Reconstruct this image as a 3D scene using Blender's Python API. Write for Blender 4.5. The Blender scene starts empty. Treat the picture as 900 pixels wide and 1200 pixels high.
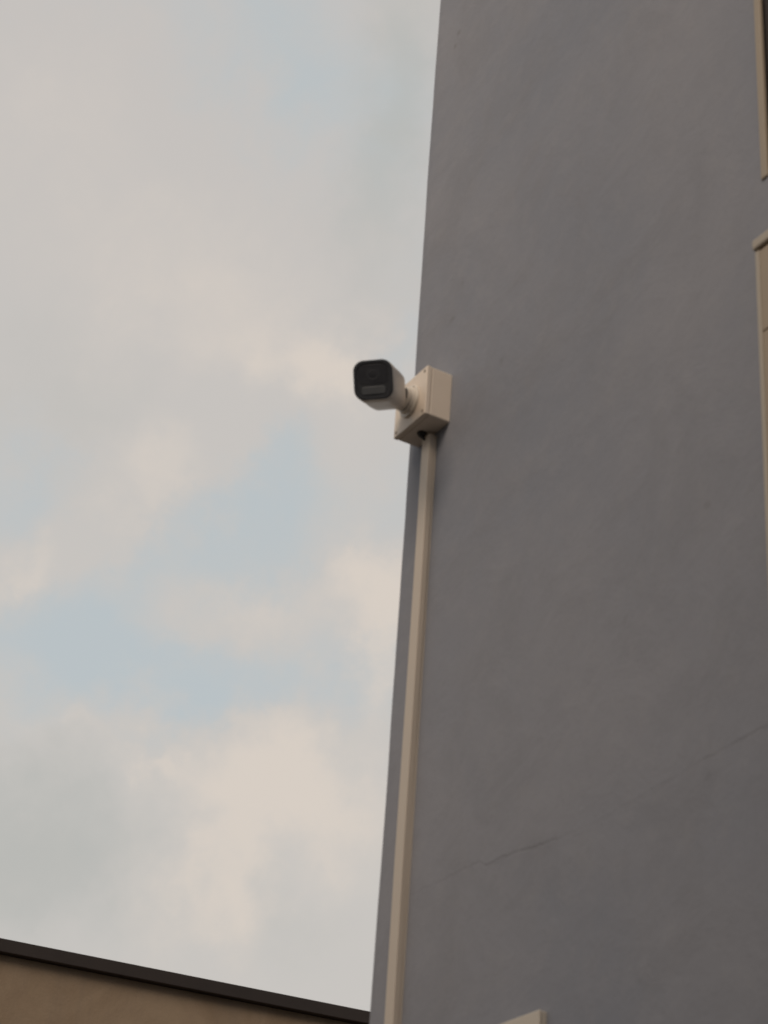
import bpy, bmesh, math, random
from mathutils import Vector, Matrix, noise
R = math.radians
random.seed(7)
sc = bpy.context.scene
COL = sc.collection

# ------------------------------------------------------------------ camera
EYE = Vector((0.0, 0.0, 1.6))                 # standing in the lane, looking up at the corner
fw = Vector((-0.7573, 0.4148, 0.5045)); rt = Vector((0.5123, 0.8564, 0.0649)); up = Vector((0.4051, -0.3075, 0.861))
cd = bpy.data.cameras.new('camera'); cam = bpy.data.objects.new('camera', cd); COL.objects.link(cam)
cam.matrix_world = Matrix(((rt.x, up.x, -fw.x, EYE.x), (rt.y, up.y, -fw.y, EYE.y), (rt.z, up.z, -fw.z, EYE.z), (0, 0, 0, 1)))
cd.sensor_fit = 'HORIZONTAL'; cd.sensor_width = 36.0; cd.lens = 36.0 * 2285.1 / 900.0
cd.clip_start = 0.05; cd.clip_end = 3000
cd.dof.use_dof = True; cd.dof.focus_distance = 30.0; cd.dof.aperture_fstop = 15.0   # hand-held phone, slightly missed focus
sc.camera = cam

# ------------------------------------------------------------------ colour management
sc.view_settings.view_transform = 'Standard'; sc.view_settings.look = 'None'
sc.view_settings.exposure = 0.0; sc.view_settings.gamma = 1.0

# ------------------------------------------------------------------ sun and sky
SUN_DIR = Vector((0.42, -0.72, 0.55)).normalized()        # towards the sun (veiled by cloud)
sd = bpy.data.lights.new('sun', 'SUN'); sd.energy = 1.85; sd.angle = R(30); sd.color = (1.0, 0.83, 0.655)
so = bpy.data.objects.new('sun', sd); COL.objects.link(so)
so.rotation_euler = SUN_DIR.to_track_quat('Z', 'Y').to_euler()

# clouds as they hang in the sky: azimuth, elevation, half-widths (degrees), tilt, weight
DULL = [(18.39, 19.32, 3.76, 2.76, -4.3, 0.8),
    (28.18, 42.16, 1.5, 5.01, -4.3, 0.8),
    (17.05, 32.02, 2.26, 2.26, -4.3, 0.35),
    (26.6, 17.76, 2.26, 1.25, -4.3, 0.3)]
CLOUDS = [(15.1, 40.37, 3.76, 2.76, -34.3, 0.9),
    (21.79, 37.18, 4.76, 3.76, -39.3, 0.9),
    (22.52, 32.77, 5.27, 2.76, 15.7, 0.8),
    (26.04, 34.49, 1.76, 1.13, -9.3, 0.7),
    (17.88, 27.88, 2.26, 1.5, 20.7, 0.8),
    (20.82, 30.55, 2.26, 1.5, 25.7, 0.7),
    (24.43, 27.43, 3.01, 1.25, 10.7, 0.5),
    (28.34, 28.01, 1.5, 1.25, -4.3, 0.7),
    (27.16, 31.19, 2.01, 1.5, 55.7, 0.5),
    (16.74, 33.47, 3.01, 3.01, -4.3, 0.4),
    (19.77, 21.93, 3.01, 1.25, -4.3, 0.4),
    (22.15, 21.96, 1.25, 0.75, 5.7, 0.6),
    (25.09, 22.01, 3.01, 2.01, 15.7, 0.9),
    (24.45, 18.54, 8.27, 3.51, -4.3, 1.1),
    (28.62, 24.78, 1.5, 2.26, -4.3, 0.6),
    (28.26, 41.44, 3.01, 5.01, -4.3, 0.25),
    (27.66, 20.26, 3.51, 3.01, -4.3, 0.6),
    (17.53, 39.56, 2.01, 3.01, -24.3, 0.3),
    (23.39, 42.98, 2.76, 1.76, -14.3, -0.8),
    (16.39, 29.66, 2.26, 1.25, 15.7, -0.8),
    (22.33, 28.22, 4.76, 1.13, 20.7, -0.9),
    (18.96, 25.04, 4.26, 1.5, 0.7000000000000002, -1.0),
    (24.19, 24.9, 4.01, 1.13, 0.7000000000000002, -0.9),
    (25.65, 31.57, 1.5, 1.13, 45.7, -0.8),
    (28.86, 35.32, 1.0, 1.25, -4.3, -0.9),
    (24.36, 30.19, 2.26, 1.0, 25.7, -0.6),
    (28.57, 22.05, 1.5, 0.5, -14.3, -0.2),
    (18.13, 22.21, 1.5, 0.75, -4.3, -0.3)]
WARM = [(24.62, 19.28, 4.26, 2.26, -4.3, 0.35),
    (24.06, 21.67, 2.76, 1.0, -4.3, 0.3),
    (15.1, 40.37, 2.26, 2.01, -4.3, 0.3),
    (21.31, 36.38, 4.01, 2.76, -34.3, 0.45),
    (25.89, 34.48, 2.01, 1.13, -4.3, 1.0),
    (28.36, 27.76, 1.5, 1.5, -4.3, 1.0),
    (28.83, 25.54, 1.0, 1.5, -4.3, 0.8),
    (16.85, 27.48, 1.0, 1.0, -4.3, 0.6),
    (20.86, 30.3, 1.76, 1.25, -4.3, 0.6),
    (26.71, 21.91, 3.01, 1.5, -24.3, 0.9),
    (24.9, 19.06, 1.25, 2.26, -4.3, 0.7),
    (22.08, 22.45, 1.0, 0.5, -4.3, 0.6),
    (19.06, 22.95, 1.0, 0.35, -4.3, 0.4),
    (24.39, 27.68, 1.5, 0.75, -4.3, 0.3)]


class NT:
    """small helper for building node trees"""
    def __init__(s, nt): s.nt = nt; nt.nodes.clear()
    def n(s, t, **k):
        o = s.nt.nodes.new(t)
        for a, b in k.items(): setattr(o, a, b)
        return o
    def put(s, sock, v):
        if hasattr(v, 'is_output') or isinstance(v, bpy.types.NodeSocket): s.nt.links.new(v, sock)
        else: sock.default_value = v
    def m(s, op, a, b=0.0, c=0.0, clamp=False):
        o = s.n('ShaderNodeMath', operation=op, use_clamp=clamp)
        s.put(o.inputs[0], a); s.put(o.inputs[1], b); s.put(o.inputs[2], c)
        return o.outputs[0]
    def noise(s, vec, scale, detail=3.0, rough=0.5, dist=0.0):
        o = s.n('ShaderNodeTexNoise'); s.put(o.inputs['Vector'], vec)
        o.inputs['Scale'].default_value = scale; o.inputs['Detail'].default_value = detail
        o.inputs['Roughness'].default_value = rough; o.inputs['Distortion'].default_value = dist
        return o
    def ramp(s, f, a, b, lo=0.0, hi=1.0):
        o = s.n('ShaderNodeMapRange', interpolation_type='SMOOTHSTEP')
        s.put(o.inputs['Value'], f); s.put(o.inputs['From Min'], a); s.put(o.inputs['From Max'], b)
        s.put(o.inputs['To Min'], lo); s.put(o.inputs['To Max'], hi)
        return o.outputs['Result']
    def mix(s, f, a, b):
        o = s.n('ShaderNodeMix', data_type='RGBA')
        s.put(o.inputs[0], f)
        s.put(o.inputs[6], a if not isinstance(a, tuple) else (*a, 1)); s.put(o.inputs[7], b if not isinstance(b, tuple) else (*b, 1))
        return o.outputs[2]

sc.cycles.max_bounces = 5; sc.cycles.diffuse_bounces = 3
w = bpy.data.worlds.new("World"); sc.world = w; w.use_nodes = True
w.cycles.sampling_method = 'MANUAL'; w.cycles.sample_map_resolution = 256
g = NT(w.node_tree)
tc = g.n('ShaderNodeTexCoord'); D3 = tc.outputs['Generated']
sx = g.n('ShaderNodeSeparateXYZ'); g.put(sx.inputs[0], D3)
az0 = g.m('MULTIPLY', g.m('ARCTAN2', sx.outputs[1], g.m('MULTIPLY', sx.outputs[0], -1.0)), 57.2958)
el0 = g.m('MULTIPLY', g.m('ARCSINE', sx.outputs[2]), 57.2958)
# ragged cloud edges: warp the coordinates
wn = g.noise(D3, 9.0, 4.0, 0.55); wn2 = g.noise(D3, 34.0, 4.0, 0.6)
s1 = g.n('ShaderNodeSeparateColor'); g.put(s1.inputs[0], wn.outputs['Color'])
s2 = g.n('ShaderNodeSeparateColor'); g.put(s2.inputs[0], wn2.outputs['Color'])
az = g.m('ADD', az0, g.m('ADD', g.m('MULTIPLY', g.m('SUBTRACT', s1.outputs[0], .5), 6.5), g.m('MULTIPLY', g.m('SUBTRACT', s2.outputs[0], .5), 3.4)))
el = g.m('ADD', el0, g.m('ADD', g.m('MULTIPLY', g.m('SUBTRACT', s1.outputs[1], .5), 5.5), g.m('MULTIPLY', g.m('SUBTRACT', s2.outputs[1], .5), 3.0)))
def blobs(lst):
    tot = None
    for (a, e, rx, ry, rot, wgt) in lst:
        dx = g.m('MULTIPLY', g.m('SUBTRACT', az, a), math.cos(R(e))); dy = g.m('SUBTRACT', el, e)
        c, s = math.cos(R(rot)), math.sin(R(rot))
        u = g.m('ADD', g.m('MULTIPLY', dx, c / rx), g.m('MULTIPLY', dy, s / rx))
        v = g.m('ADD', g.m('MULTIPLY', dx, -s / ry), g.m('MULTIPLY', dy, c / ry))
        q = g.m('ADD', g.m('MULTIPLY', u, u), g.m('MULTIPLY', v, v))
        k = g.m('MULTIPLY', g.m('EXPONENT', g.m('MULTIPLY', q, -0.9)), wgt)
        tot = k if tot is None else g.m('ADD', tot, k)
    return tot
base = g.noise(D3, 3.2, 5.0, 0.55, 0.4)
fine = g.noise(D3, 13.0, 6.0, 0.6, 0.3)
dens = g.m('ADD', blobs(CLOUDS), g.m('ADD', g.m('MULTIPLY', g.m('SUBTRACT', base.outputs[0], .46), 1.2), g.m('MULTIPLY', g.m('SUBTRACT', fine.outputs[0], .5), 2.1)))
cover = g.ramp(dens, -1.25, 0.72)
warm = g.ramp(g.m('MULTIPLY', g.m('ADD', blobs(WARM), g.m('MULTIPLY', g.m('SUBTRACT', fine.outputs[0], .5), 1.0)), cover), 0.0, 1.15)
low = g.ramp(el0, 20.0, 46.0)                                   # cloud is a little greyer towards the zenith
grey = g.mix(low, (0.575, 0.552, 0.525), (0.560, 0.532, 0.510))
grey = g.mix(g.ramp(blobs(DULL), 0.0, 1.0), grey, (0.470, 0.475, 0.455))
cloud_col = g.mix(g.m('MULTIPLY', warm, 0.75), grey, (0.715, 0.635, 0.56))
sky = g.n('ShaderNodeTexSky', sky_type='NISHITA'); sky.sun_disc = False
sky.sun_elevation = math.asin(SUN_DIR.z); sky.sun_rotation = math.atan2(SUN_DIR.x, SUN_DIR.y)
sky.air_density = 1.0; sky.dust_density = 3.0; sky.ozone_density = 1.0
bs = g.n('ShaderNodeBackground'); g.put(bs.inputs[0], sky.outputs[0]); bs.inputs[1].default_value = 0.10
bh = g.n('ShaderNodeBackground'); bh.inputs[0].default_value = (0.525, 0.572, 0.585, 1); bh.inputs[1].default_value = 1.0   # thin milky haze in the gaps
bc = g.n('ShaderNodeBackground'); g.put(bc.inputs[0], cloud_col); bc.inputs[1].default_value = 1.0
ms = g.n('ShaderNodeMixShader'); ms.inputs[0].default_value = 0.9
g.nt.links.new(bs.outputs[0], ms.inputs[1]); g.nt.links.new(bh.outputs[0], ms.inputs[2])
mc = g.n('ShaderNodeMixShader'); g.put(mc.inputs[0], cover)
g.nt.links.new(ms.outputs[0], mc.inputs[1]); g.nt.links.new(bc.outputs[0], mc.inputs[2])
wo = g.n('ShaderNodeOutputWorld'); g.nt.links.new(mc.outputs[0], wo.inputs[0])

# ------------------------------------------------------------------ helpers
def tag(o, label=None, cat=None, kind=None, group=None):
    if label: o['label'] = label
    if cat: o['category'] = cat
    if kind: o['kind'] = kind
    if group: o['group'] = group
    return o
def thing(name, loc, label, cat):
    o = bpy.data.objects.new(name, None); COL.objects.link(o); o.location = loc; o.empty_display_size = .1
    return tag(o, label, cat)
def obj(name, bm, mat, parent=None, smooth=False, world=True):
    me = bpy.data.meshes.new(name)
    bmesh.ops.recalc_face_normals(bm, faces=bm.faces[:])
    if smooth:
        for f in bm.faces: f.smooth = True
    bm.to_mesh(me); bm.free(); me.materials.append(mat)
    if smooth: me.set_sharp_from_angle(angle=R(35))
    o = bpy.data.objects.new(name, me); COL.objects.link(o)
    if parent is not None:
        o.parent = parent
        if world:                                      # vertices were given in world coordinates
            root = parent
            off = Vector((0, 0, 0))
            while root is not None: off += Vector(root.location); root = root.parent
            o.location = -off
    return o
def bx(bm, x0, x1, y0, y1, z0, z1, bev=0.0, seg=2):
    r = bmesh.ops.create_cube(bm, size=1.0)
    vs = r['verts']
    for v in vs:
        v.co = Vector(((x0 + x1) / 2 + v.co.x * (x1 - x0), (y0 + y1) / 2 + v.co.y * (y1 - y0), (z0 + z1) / 2 + v.co.z * (z1 - z0)))
    if bev:
        es = list({e for v in vs for e in v.link_edges})
        bmesh.ops.bevel(bm, geom=es, offset=bev, segments=seg, profile=.5, affect='EDGES')
    return bm
def box(*a, **k): return bx(bmesh.new(), *a, **k)
def frame_of(z, upv):
    z = z.normalized(); x = upv.cross(z).normalized(); y = z.cross(x)
    return x, y, z
def loft(bm, rings, cap0=True, cap1=True):
    L = [[bm.verts.new(p) for p in r] for r in rings]
    n = len(L[0])
    for a, b in zip(L, L[1:]):
        for i in range(n): bm.faces.new((a[i], a[(i + 1) % n], b[(i + 1) % n], b[i]))
    if cap0: bm.faces.new(L[0][::-1])
    if cap1: bm.faces.new(L[-1])
    return bm
def lathe(o, axis, upv, prof, n=40, bm=None, cap0=True, cap1=True):
    """prof: (distance along the axis, radius)"""
    x, y, z = frame_of(axis, upv)
    return loft(bm or bmesh.new(), [[o + z * d + (x * math.cos(2 * math.pi * i / n) + y * math.sin(2 * math.pi * i / n)) * r for i in range(n)] for d, r in prof], cap0, cap1)
def squircle(o, x, y, hw, hh, r, n=8):
    pts = []
    for k, (sx_, sy_) in enumerate(((1, 1), (-1, 1), (-1, -1), (1, -1))):
        for i in range(n + 1):
            a = (k + i / n) * math.pi / 2
            pts.append(o + x * (sx_ * (hw - r) + r * math.cos(a)) + y * (sy_ * (hh - r) + r * math.sin(a)))
    return pts

# ------------------------------------------------------------------ materials
def mat(name): 
    m = bpy.data.materials.new(name); m.use_nodes = True
    g = NT(m.node_tree); b = g.n('ShaderNodeBsdfPrincipled'); o = g.n('ShaderNodeOutputMaterial')
    g.nt.links.new(b.outputs[0], o.inputs[0]); return m, g, b
def simple(name, col, rough, var=.06, vs=30, bump=.0, bs_=200, spec=.5, metal=0.0):
    m, g, b = mat(name); c = g.n('ShaderNodeTexCoord').outputs['Object']
    n = g.noise(c, vs, 4, .6)
    g.put(b.inputs['Base Color'], g.mix(n.outputs[0], tuple(v * (1 - var) for v in col), tuple(min(1, v * (1 + var)) for v in col)))
    g.put(b.inputs['Roughness'], g.ramp(n.outputs[0], .2, .8, rough - .05, rough + .07))
    b.inputs['Specular IOR Level'].default_value = spec; b.inputs['Metallic'].default_value = metal
    if bump:
        bp = g.n('ShaderNodeBump'); bp.inputs['Strength'].default_value = .4; bp.inputs['Distance'].default_value = bump
        g.put(bp.inputs['Height'], g.noise(c, bs_, 3).outputs[0]); g.nt.links.new(bp.outputs[0], b.inputs['Normal'])
    return m

def plaster_mat():
    m, g, b = mat('grey_painted_plaster')
    c = g.n('ShaderNodeTexCoord').outputs['Object']
    s = g.n('ShaderNodeSeparateXYZ'); g.put(s.inputs[0], c); X, Z = s.outputs[0], s.outputs[2]
    big = g.noise(c, 1.1, 5, .55, .5); mid = g.noise(c, 5.5, 6, .62, .6); fine = g.noise(c, 60, 4, .6)
    col = g.mix(g.ramp(big.outputs[0], .3, .7), (.218, .230, .268), (.266, .267, .295))
    col = g.mix(g.m('MULTIPLY', g.ramp(mid.outputs[0], .42, .66), .5), col, (.226, .228, .252))
    col = g.mix(g.m('MULTIPLY', g.ramp(g.noise(c, 22, 5, .65).outputs[0], .45, .7), .12), col, (.34, .33, .34))
    col = g.mix(g.m('MULTIPLY', g.ramp(g.noise(c, 140, 3, .6).outputs[0], .5, .75), .12), col, (.16, .155, .16))
    # small scuffs and pin-holes
    vo = g.n('ShaderNodeTexVoronoi'); g.put(vo.inputs['Vector'], c); vo.inputs['Scale'].default_value = 7.5
    spot = g.m('MULTIPLY', g.ramp(vo.outputs['Distance'], .10, .02), g.ramp(mid.outputs[0], .5, .6))
    col = g.mix(g.m('MULTIPLY', spot, .35), col, (.12, .11, .11))
    # rain streaks running down
    mp = g.n('ShaderNodeMapping'); g.put(mp.inputs[0], c); mp.inputs['Scale'].default_value = (9, 9, .35)
    st = g.noise(mp.outputs[0], 1.0, 5, .6)
    col = g.mix(g.m('MULTIPLY', g.ramp(st.outputs[0], .52, .75), .06), col, (.16, .15, .15))
    # hairline crack wandering across the wall
    cx = g.n('ShaderNodeCombineXYZ'); g.put(cx.inputs[0], X)
    j1 = g.noise(cx.outputs[0], 9, 5, .62); j2 = g.noise(cx.outputs[0], 55, 3, .6)
    zc = g.m('ADD', g.m('ADD', g.ramp(X, -2.745, -2.705, 2.801, 2.7885), g.ramp(X, -2.68, -2.48, 0, -.0165)), g.m('ADD', g.ramp(X, -2.42, -1.97, 0, .021), g.m('ADD', g.m('MULTIPLY', g.m('SUBTRACT', j1.outputs[0], .5), .018), g.m('MULTIPLY', g.m('SUBTRACT', j2.outputs[0], .5), .012))))
    dz = g.m('ABSOLUTE', g.m('SUBTRACT', Z, zc))
    seg = g.m('MAXIMUM', g.m('MULTIPLY', g.ramp(X, -2.98, -2.68), g.ramp(X, -2.44, -2.54)), g.m('MULTIPLY', g.ramp(X, -2.16, -2.10), .8))
    seg = g.m('MAXIMUM', seg, .30)
    wv = g.noise(c, 18, 3)
    crack = g.m('MULTIPLY', g.m('MULTIPLY', g.ramp(dz, .0044, .0004), seg), g.ramp(wv.outputs[0], .22, .55))
    front = g.ramp(X, -3.05, -2.95)
    z2_ = g.m('ADD', zc, g.m('ADD', -.006, g.m('MULTIPLY', g.m('SUBTRACT', g.noise(cx.outputs[0], 14, 4, .6).outputs[0], .45), .045)))
    c2 = g.m('MULTIPLY', g.ramp(g.m('ABSOLUTE', g.m('SUBTRACT', Z, z2_)), .0035, .0005), g.m('MULTIPLY', g.ramp(X, -2.95, -2.75), .38))
    c2 = g.m('MULTIPLY', c2, g.ramp(wv.outputs[0], .42, .6))
    crack = g.m('MULTIPLY', g.m('MAXIMUM', crack, c2), front)
    col = g.mix(g.m('MULTIPLY', crack, .22), col, (.07, .062, .062))
    jz = g.m('ABSOLUTE', g.m('SUBTRACT', Z, g.m('ADD', 4.556, g.m('MULTIPLY', g.m('SUBTRACT', j2.outputs[0], .5), .006))))
    joint = g.m('MULTIPLY', g.ramp(jz, .0035, .0008), g.ramp(X, -2.70, -3.0))
    col = g.mix(g.m('MULTIPLY', joint, .07), col, (.09, .085, .085))
    g.put(b.inputs['Base Color'], col)
    b.inputs['Roughness'].default_value = .78; b.inputs['Specular IOR Level'].default_value = .25
    h = g.m('ADD', g.m('MULTIPLY', fine.outputs[0], .0010), g.m('ADD', g.m('MULTIPLY', mid.outputs[0], .006), g.m('MULTIPLY', crack, -.0008)))
    h = g.m('ADD', h, g.m('MULTIPLY', big.outputs[0], .02))
    bp = g.n('ShaderNodeBump'); bp.inputs['Strength'].default_value = .5; bp.inputs['Distance'].default_value = 1.0
    g.put(bp.inputs['Height'], h); g.nt.links.new(bp.outputs[0], b.inputs['Normal'])
    return m
CRACK_Z = 2.782
def tan_mat():
    m, g, b = mat('stained_brown_render')
    c = g.n('ShaderNodeTexCoord').outputs['Object']
    a = g.noise(c, 1.6, 6, .65, .8); d = g.noise(c, 9, 5, .65); f = g.noise(c, 70, 4, .6)
    col = g.mix(g.ramp(a.outputs[0], .3, .7), (.222, .160, .108), (.292, .221, .156))
    col = g.mix(g.m('MULTIPLY', g.ramp(d.outputs[0], .5, .75), .45), col, (.24, .18, .135))
    mp = g.n('ShaderNodeMapping'); g.put(mp.inputs[0], c); mp.inputs['Scale'].default_value = (5, 5, .5)
    st = g.noise(mp.outputs[0], 1.0, 5, .6)
    col = g.mix(g.m('MULTIPLY', g.ramp(st.outputs[0], .5, .7), .35), col, (.20, .155, .12))
    g.put(b.inputs['Base Color'], col); b.inputs['Roughness'].default_value = .9; b.inputs['Specular IOR Level'].default_value = .2
    bp = g.n('ShaderNodeBump'); bp.inputs['Strength'].default_value = .5; bp.inputs['Distance'].default_value = .003
    g.put(bp.inputs['Height'], g.m('ADD', f.outputs[0], g.m('MULTIPLY', d.outputs[0], 2))); g.nt.links.new(bp.outputs[0], b.inputs['Normal'])
    return m
def ground_mat():
    m, g, b = mat('dusty_concrete_lane')
    c = g.n('ShaderNodeTexCoord').outputs['Object']
    a = g.noise(c, .35, 6, .6, .5); d = g.noise(c, 6, 6, .65)
    col = g.mix(g.ramp(a.outputs[0], .3, .7), (.075, .070, .062), (.13, .12, .105))
    col = g.mix(g.m('MULTIPLY', g.ramp(d.outputs[0], .45, .7), .4), col, (.06, .055, .05))
    g.put(b.inputs['Base Color'], col); b.inputs['Roughness'].default_value = .92
    bp = g.n('ShaderNodeBump'); bp.inputs['Distance'].default_value = .01; g.put(bp.inputs['Height'], d.outputs[0]); g.nt.links.new(bp.outputs[0], b.inputs['Normal'])
    return m
M_wall = plaster_mat(); M_tan = tan_mat(); M_ground = ground_mat()
M_box = simple('warm_white_box_plastic', (.72, .620, .525), .45, .05, 25)
M_cam = simple('white_camera_shell', (.68, .62, .55), .42, .03, 40)
M_trunk = simple('aged_white_trunking_plastic', (.54, .465, .39), .5, .08, 6)
M_plate = simple('cream_plastic_plate', (.55, .49, .42), .5, .06, 20)
M_cream = simple('cream_enamel_paint', (.345, .270, .195), .5, .10, 7, .0006, 60)
M_cream2 = simple('pale_cream_edge_paint', (.40, .345, .28), .5, .10, 9, .0006, 60)
M_frame = simple('beige_window_frame_paint', (.34, .275, .205), .5, .08, 9, .0006, 80)
M_black = simple('black_camera_bezel', (.038, .041, .049), .42, .1, 50)
M_glass = simple('dark_front_glass', (.032, .034, .042), .38, .05, 50, spec=.5)
M_led = simple('smoked_lamp_cover', (.088, .094, .104), .40, .08, 80)
M_rubber = simple('black_rubber', (.02, .02, .02), .7, .1, 50)
M_gap = simple('collar_gap_shade', (.07, .06, .055), .6, .1, 50)  # dark colour stands in for shade between the bracket rings
M_screw = simple('dull_steel_screw', (.36, .31, .26), .45, .1, 80, metal=.8)
M_dark = simple('dark_brown_metal_edging', (.023, .015, .012), .55, .25, 4)
M_pane = simple('dark_window_glass', (.022, .018, .018), .10, .1, 3, spec=.5)
M_roof = simple('weathered_roof_slab', (.20, .19, .175), .9, .15, 3)

# ------------------------------------------------------------------ ground
bm = bmesh.new()
S = 1200
vs = [bm.verts.new(p) for p in ((-S, -S, 0), (S, -S, 0), (S, S, 0), (-S, S, 0))]; bm.faces.new(vs)
tag(obj('ground', bm, M_ground), kind='structure')

# ------------------------------------------------------------------ grey building with the corner
YW, XC = 1.740, -3.0895             # plane of the long wall, and its far corner
XR, YB, HT = 5.0, 7.5, 8.6
WX0, WX1, WZ0, WZ1 = -1.935, -0.845, 3.786, 5.05      # window opening
bld = thing('house', (XC, YW, 0), 'grey plastered building whose tall bare corner wall fills the right half', 'building')
bm = bmesh.new()
prof = [(XC, YB), (XC, YW + 2.5), (XC, YW + .5), (XC, YW + .09), (XC, YW + .030), (XC, YW + .006), (XC + .0018, YW + .0018), (XC + .006, YW), (XC + .03, YW), (XC + .07, YW)]
xs = [XC + .15, XC + .4, XC + .8, WX0, WX0 + .3, WX1 - .3, WX1, 0.5, 2.0, 3.5, XR]
prof += [(x, YW) for x in xs]; prof += [(XR, YB)]
zs = sorted(set([0.0, WZ0, WZ1, HT] + [round(.06 * i, 3) for i in range(1, int(HT / .06))]))
zs = [z for i, z in enumerate(zs) if i == 0 or z - zs[i - 1] > .01 or z in (WZ0, WZ1, HT)]
G = []
for (x, y) in prof:
    colv = []
    for z in zs:
        p = Vector((x, y, z))
        if XC - .001 <= x <= XC + .04 and y <= YW + .1:           # the hand-finished arris wavers a little
            d = noise.noise(Vector((1.7, 0, z * 1.3))) * .0050 + noise.noise(Vector((5.7, 0, z * 7))) * .0022
            p.x += d; 
            if x > XC + .001 and y <= YW + .001: p.y += d * .0
        colv.append(bm.verts.new(p))
    G.append(colv)
for i in range(len(prof)):
    a, b = G[i], G[(i + 1) % len(prof)]
    xa, xb = prof[i], prof[(i + 1) % len(prof)]
    for k in range(len(zs) - 1):
        mx = (xa[0] + xb[0]) / 2; mz = (zs[k] + zs[k + 1]) / 2
        if abs(xa[1] - YW) < 1e-4 and abs(xb[1] - YW) < 1e-4 and WX0 < mx < WX1 and WZ0 < mz < WZ1: continue
        bm.faces.new((a[k], b[k], b[k + 1], a[k + 1]))
# window reveals
for (x0, z0, x1, z1) in ((WX0, WZ0, WX1, WZ0), (WX1, WZ0, WX1, WZ1), (WX1, WZ1, WX0, WZ1), (WX0, WZ1, WX0, WZ0)):
    bm.faces.new([bm.verts.new(p) for p in ((x0, YW, z0), (x1, YW, z1), (x1, YW + .12, z1), (x0, YW + .12, z0))])
bmesh.ops.remove_doubles(bm, verts=bm.verts[:], dist=.0004)
wall = obj('wall', bm, M_wall, bld, smooth=True)
obj('roof', box(XC - .02, XR + .02, YW - .02, YB + .02, HT - .001, HT + .10, .006), M_roof, bld)

# window in the upper right
win = obj('window', (lambda b: (bx(b, WX0 - .004, WX0 + .013, YW - .004, YW + .005, WZ0 - .004, WZ1 + .004, .003),
                                bx(b, WX1 - .013, WX1 + .004, YW - .004, YW + .005, WZ0 - .004, WZ1 + .004, .003),
                                bx(b, WX0 + .0132, WX1 - .0132, YW - .003, YW + .005, WZ0 - .003, WZ0 + .012, .003),
                                bx(b, WX0 + .0132, WX1 - .0132, YW - .003, YW + .005, WZ1 - .014, WZ1 + .003, .003), b)[-1])(bmesh.new()), M_frame, bld)
sash = bmesh.new()
for a, b_ in ((WX0 + .012, (WX0 + WX1) / 2 + .02), ((WX0 + WX1) / 2 - .02, WX1 - .024)):
    yy = YW + .0062 if a < WX0 + .1 else YW + .030
    bx(sash, a, a + .035, yy, yy + .022, WZ0 + .018, WZ1 - .022, .002); bx(sash, b_ - .035, b_, yy, yy + .022, WZ0 + .018, WZ1 - .022, .002)
    bx(sash, a + .0352, b_ - .0352, yy + .001, yy + .021, WZ0 + .018, WZ0 + .055, .002); bx(sash, a + .0352, b_ - .0352, yy + .001, yy + .021, WZ1 - .06, WZ1 - .022, .002)
obj('sash', sash, M_dark, win)
for a, b_, yy in ((WX0 + .047, (WX0 + WX1) / 2 - .015, YW + .018), ((WX0 + WX1) / 2 + .015, WX1 - .059, YW + .041)):
    obj('pane', box(a - .004, b_ + .004, yy - .002, yy + .002, WZ0 + .05, WZ1 - .055), M_pane, win)

# ------------------------------------------------------------------ cream cabinet at the right edge
CX0, CX1, CZ0, CZ1, CY = -1.941, -1.36, 2.60, 3.622, YW - .010
cab = thing('wall_cabinet', (CX0, YW, CZ0), 'cream painted cabinet on the grey wall below the dark window at the right edge', 'cabinet')
obj('surround', (lambda b: (bx(b, CX0, CX0 + .011, CY - .012, YW + .001, CZ0, CZ1, .003), bx(b, CX1 - .016, CX1, CY - .012, YW + .001, CZ0, CZ1, .003),
                            bx(b, CX0 + .0163, CX1 - .0163, CY - .011, YW + .001, CZ0, CZ0 + .016, .003), b)[-1])(bmesh.new()), M_cream2, cab)
obj('door', box(CX0 + .0112, CX1 - .018, CY - .0105, YW + .001, CZ0 + .018, 3.455, .0015), M_cream, cab)
obj('upper_panel', box(CX0 + .0112, CX1 - .018, CY - .0108, YW + .001, 3.457, CZ1 - .003, .0015), M_cream, cab)
obj('lid', box(CX0 - .003, CX1 + .003, CY - .015, YW + .001, CZ1 + .003, CZ1 + .024, .004, 2), M_cream2, cab)

# ------------------------------------------------------------------ plastic trunking up the corner
TX0, TX1, TY = -3.0012, -2.9702, YW - .0183
tr = thing('cable_trunking', ((TX0 + TX1) / 2, YW, 0), 'long white plastic cable trunking running up beside the wall corner to the camera box', 'cable trunking')
zb = [0.04, 1.95, 3.806]
for a, b_ in zip(zb, zb[1:]):
    obj('trunking_base', box(TX0 + .0012, TX1 - .0012, TY + .004, YW + .001, a, b_ - .0012), M_trunk, tr)
    c = bmesh.new()                                          # snap-on cover, a shallow U
    bx(c, TX0, TX1, TY, TY + .013, a, b_ - .0008, .0016, 2)
    for k in range(1, 24):                                   # slightly bowed between its fixings
        bmesh.ops.bisect_plane(c, geom=c.verts[:] + c.edges[:] + c.faces[:], plane_co=(0, 0, a + (b_ - a) * k / 24), plane_no=(0, 0, 1))
    for v in c.verts:
        t_ = (v.co.z - a) / (b_ - a)
        v.co.x += (math.sin(t_ * math.pi * 3.1) * .0011 + noise.noise(Vector((3.1, 0, v.co.z * 5))) * .0008) * min(1, t_ * 12, (1 - t_) * 12)
    obj('trunking_cover', c, M_trunk, tr)

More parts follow.
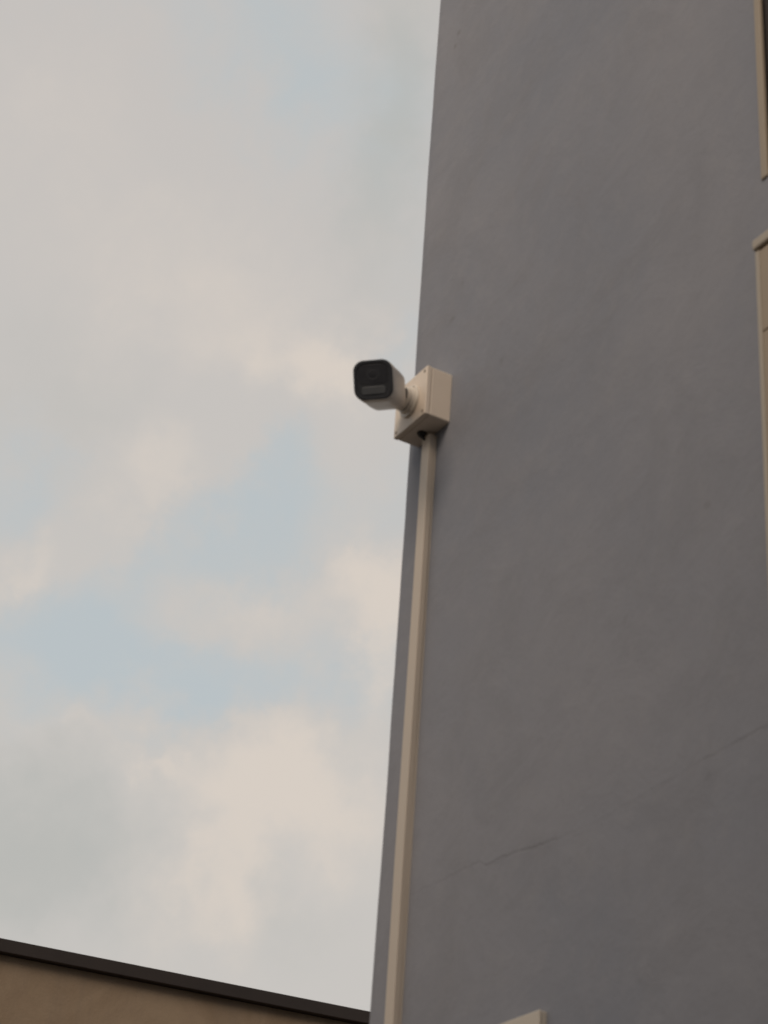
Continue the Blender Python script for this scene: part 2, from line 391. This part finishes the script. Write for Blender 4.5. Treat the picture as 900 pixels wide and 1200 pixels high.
# ------------------------------------------------------------------ junction box
BX0, BX1, BY, BZ0, BZ1 = -3.0478, -2.9220, 1.6785, 3.8126, 3.9328
jb = thing('junction_box', ((BX0 + BX1) / 2, YW, BZ0), 'square white junction box on the wall corner at the top of the trunking', 'junction box')
obj('housing', box(BX0 + .0006, BX1 - .0006, BY + .0118, YW + .001, BZ0 + .0006, BZ1 - .0006, .0025, 2), M_box, jb)
lid = obj('lid', box(BX0, BX1, BY, BY + .0112, BZ0, BZ1, .0018, 3), M_box, jb)
cxm, czm = (BX0 + BX1) / 2, (BZ0 + BZ1) / 2
N = Vector((0, -1, 0)); UZ = Vector((0, 0, 1))
for sx_ in (-1, 1):
    for sz_ in (-1, 1):
        s = lathe(Vector((cxm + sx_ * .0525, BY + .0006, czm + sz_ * .0500)), N, UZ, [(0, .0038), (.0012, .0038), (.0017, .0030), (.0010, .0026), (.0008, .0001)], 16)
        obj('screw', s, M_screw, jb, smooth=True)
# rubber cable gland under the box, with a short loop of cable into the trunking
gx = -2.990
gl = obj('cable_gland', lathe(Vector((gx - .002, 1.7145, BZ0 + .001)), -UZ, N, [(0, .0100), (.003, .0100), (.0034, .0085), (.007, .008), (.009, .006)], 24), M_rubber, jb, smooth=True)
pts = [Vector((gx - .002, 1.7145, BZ0 - .004)), Vector((gx - .001, 1.7155, BZ0 - .010)), Vector((gx, 1.7205, BZ0 - .0135)), Vector((gx, 1.727, BZ0 - .0135)), Vector((gx, 1.731, BZ0 - .018))]
bm = bmesh.new(); rings = []
for i, p in enumerate(pts):
    t = (pts[min(i + 1, len(pts) - 1)] - pts[max(i - 1, 0)]).normalized(); a, b_, _ = frame_of(t, Vector((1, 0, 0)))
    rings.append([p + (a * math.cos(k * math.pi / 6) + b_ * math.sin(k * math.pi / 6)) * .0035 for k in range(12)])
obj('cable', loft(bm, rings), M_rubber, jb, smooth=True)

# ------------------------------------------------------------------ bullet security camera
FC = Vector((cxm, BY, czm))                                # centre of the lid
AX = Vector((.1178, -.1006, -.0743)).normalized()             # where the lens looks
rear = Vector((-2.980, 1.619, 3.8725)); LB = .165
cm = thing('security_camera', tuple(FC), 'white bullet security camera with black square face bolted to the junction box', 'security camera')
ROLL = R(2.5)
x, y, z = frame_of(AX, UZ)
x, y = x * math.cos(ROLL) + y * math.sin(ROLL), -x * math.sin(ROLL) + y * math.cos(ROLL)
def sq(d, hw, hh, r): return squircle(rear + z * d, x, y, hw, hh, r)
hw, hh, cr = .0404, .0408, .0215
body = obj('body', loft(bmesh.new(), [sq(-.014, .020, .020, .014), sq(-.012, .031, .031, .018), sq(-.006, .0365, .0370, .021), sq(.006, .0390, .0392, .021), sq(.05, .0396, .0400, .020),
    sq(.110, hw - .0008, hh - .0008, cr), sq(.1128, hw - .0008, hh - .0008, cr), sq(.1132, hw - .0022, hh - .0022, cr), sq(.1146, hw - .0022, hh - .0022, cr), sq(.115, hw, hh, cr), sq(.156, hw, hh, cr), sq(.1585, hw - .0012, hh - .0012, cr)]), M_cam, cm, smooth=True)
face = obj('front_bezel', loft(bmesh.new(), [sq(.1575, hw - .0008, hh - .0008, cr), sq(.1640, hw - .0004, hh - .0004, cr), sq(.1662, hw - .0022, hh - .0022, cr - .001), sq(.1662, hw - .0065, hh - .0065, cr - .003), sq(.1646, hw - .0072, hh - .0072, cr - .003)]), M_black, cm, smooth=True)
# glass window (upper) and lamp cover (lower) set into the bezel
def patch(u0, u1, v0, v1, r, d0, d1):
    o0 = rear + x * ((u0 + u1) / 2) + y * ((v0 + v1) / 2)
    a = [squircle(o0 + z * d, x, y, (u1 - u0) / 2 - e, (v1 - v0) / 2 - e, max(r - e, .0005)) for d, e in ((d0, 0), (d1 - .0006, 0), (d1, .0008))]
    return loft(bmesh.new(), a)
obj('lens_window', patch(-.0300, .0300, -.0085, .0315, .009, .1640, .1652), M_glass, cm, smooth=True)
obj('lamp_cover', patch(-.0245, .0245, -.0300, -.0140, .005, .1640, .1660), M_led, cm, smooth=True)
lc = rear + y * .0125 + z * .1652
obj('lens_ring', lathe(lc, AX, UZ, [(0, .0140), (.0003, .0140), (.0004, .0132), (.0003, .0105), (.0001, .0100)], 40), M_black, cm, smooth=True)
obj('lens', lathe(lc + z * .0002, AX, UZ, [(0, .0098), (.0003, .0085), (.0005, .0050), (.0006, .0001)], 32), M_glass, cm, smooth=True)
# wall flange, rings and neck of the bracket
fl = obj('bracket_flange', lathe(FC, N, UZ, [(-.0002, .0365), (.0045, .0365), (.0062, .0350), (.0066, .0300), (.0125, .0285), (.0135, .0272)], 48), M_cam, cm, smooth=True)
for k, an in enumerate((50, 170, 290)):
    q = FC + Vector((math.cos(R(an)) * .0325, 0, math.sin(R(an)) * .0325))
    obj('screw', lathe(q + N * .0058, N, UZ, [(0, .0024), (.0010, .0024), (.0014, .0018), (.0004, .0010)], 14), M_screw, fl, smooth=True)
nk_end = rear - z * .002
ax2 = (nk_end - (FC + N * .012)); L2 = ax2.length
p0 = FC + N * .0125
obj('locking_ring', lathe(p0, ax2, UZ, [(0, .0235), (.0030, .0240), (.0038, .0262), (.0100, .0262), (.0110, .0250), (.0112, .0205)], 48), M_cam, cm, smooth=True)
gp = lathe(p0, ax2, UZ, [(-.0010, .0250), (.0035, .0250)], 40)
lathe(p0, ax2, UZ, [(.0111, .0236), (.0156, .0230)], 40, bm=gp)
obj('ring_gap_shade', gp, M_gap, cm, smooth=True)  # dark bands that paint the shade into the collar gaps
obj('neck', lathe(p0, ax2, UZ, [(.010, .0215), (.016, .0215), (.0185, .0240), (L2 * .62, .0236), (L2 * .8, .0215), (L2 * .93, .0165), (L2 + .004, .012)], 40), M_cam, cm, smooth=True)

# ------------------------------------------------------------------ small plate low on the wall
PX1, PZ1 = -2.5185, 2.4915
pb = thing('socket_box', (PX1 - .06, YW, PZ1 - .12), 'small white plastic box on the grey wall at the bottom edge of the view', 'wall box')
obj('back_box', box(PX1 - .124, PX1 - .001, YW - .0095, YW + .001, PZ1 - .121, PZ1 - .001, .002), M_plate, pb)
obj('cover_plate', box(PX1 - .125, PX1, YW - .0150, YW - .0100, PZ1 - .122, PZ1, .002), M_plate, pb)

# ------------------------------------------------------------------ brown neighbouring building, bottom left
Pd = Vector((.0964, .9953, 0)).normalized(); Pn = Vector((.9953, -.0964, 0))      # along its wall; out towards us
P0 = Vector((-9.082, 3.006, 0)); ZT = 1.6 + 2.914
nb = thing('house', tuple(P0), 'brown rendered neighbouring building with a dark roof edge behind the corner', 'building')
def strip(a, b, o0, o1, z0, z1, bev=0.0):
    bm = bx(bmesh.new(), a, b, o0, o1, z0, z1, bev)
    for v in bm.verts: q = v.co.copy(); v.co = P0 + Pd * q.x + Pn * q.y + Vector((0, 0, q.z))
    return bm
obj('wall', strip(-9, 14, -7.0, -.050, 0, ZT - .067), M_tan, nb)
n_seg = 8
for i in range(n_seg):
    a = -9.05 + i * 23.1 / n_seg
    obj('roof_edge', strip(a, a + 23.1 / n_seg - .003, -.12, 0.0, ZT - .066, ZT, .003), M_dark, nb)
obj('roof', strip(-9.02, 14.02, -7.02, -.121, ZT - .0665, ZT - .015), M_roof, nb)


# ------------------------------------------------------------------ unseen house added behind the viewer to shade the grey wall
OX0, OX1, OY0, OY1, OH = 1.0, 12.0, -12.0, -4.6, 7.95
ob = thing('house', (OX0, OY1, 0), 'plain brown two storey house out of view behind the viewer, added to shade the grey wall', 'building')
bm = bx(bmesh.new(), OX0, OX1, OY0, OY1, 0, OH - .12)
obj('wall', bm, M_tan, ob)
obj('roof', box(OX0 - .25, OX1 + .25, OY0 - .25, OY1 + .25, OH - .1195, OH, .01), M_roof, ob)
for wx in (2.0, 4.6, 7.2, 9.8):
    for wz in (1.0, 4.1):
        f = bmesh.new()
        bx(f, wx, wx + .06, OY1 + .001, OY1 + .06, wz, wz + 1.3, .004); bx(f, wx + 1.14, wx + 1.2, OY1 + .001, OY1 + .06, wz, wz + 1.3, .004)
        bx(f, wx + .0605, wx + 1.1395, OY1 + .001, OY1 + .058, wz, wz + .06, .004); bx(f, wx + .0605, wx + 1.1395, OY1 + .001, OY1 + .058, wz + 1.24, wz + 1.3, .004)
        fo = obj('window', f, M_frame, ob)
        obj('pane', box(wx + .055, wx + 1.145, OY1 + .0015, OY1 + .02, wz + .055, wz + 1.245), M_pane, fo)
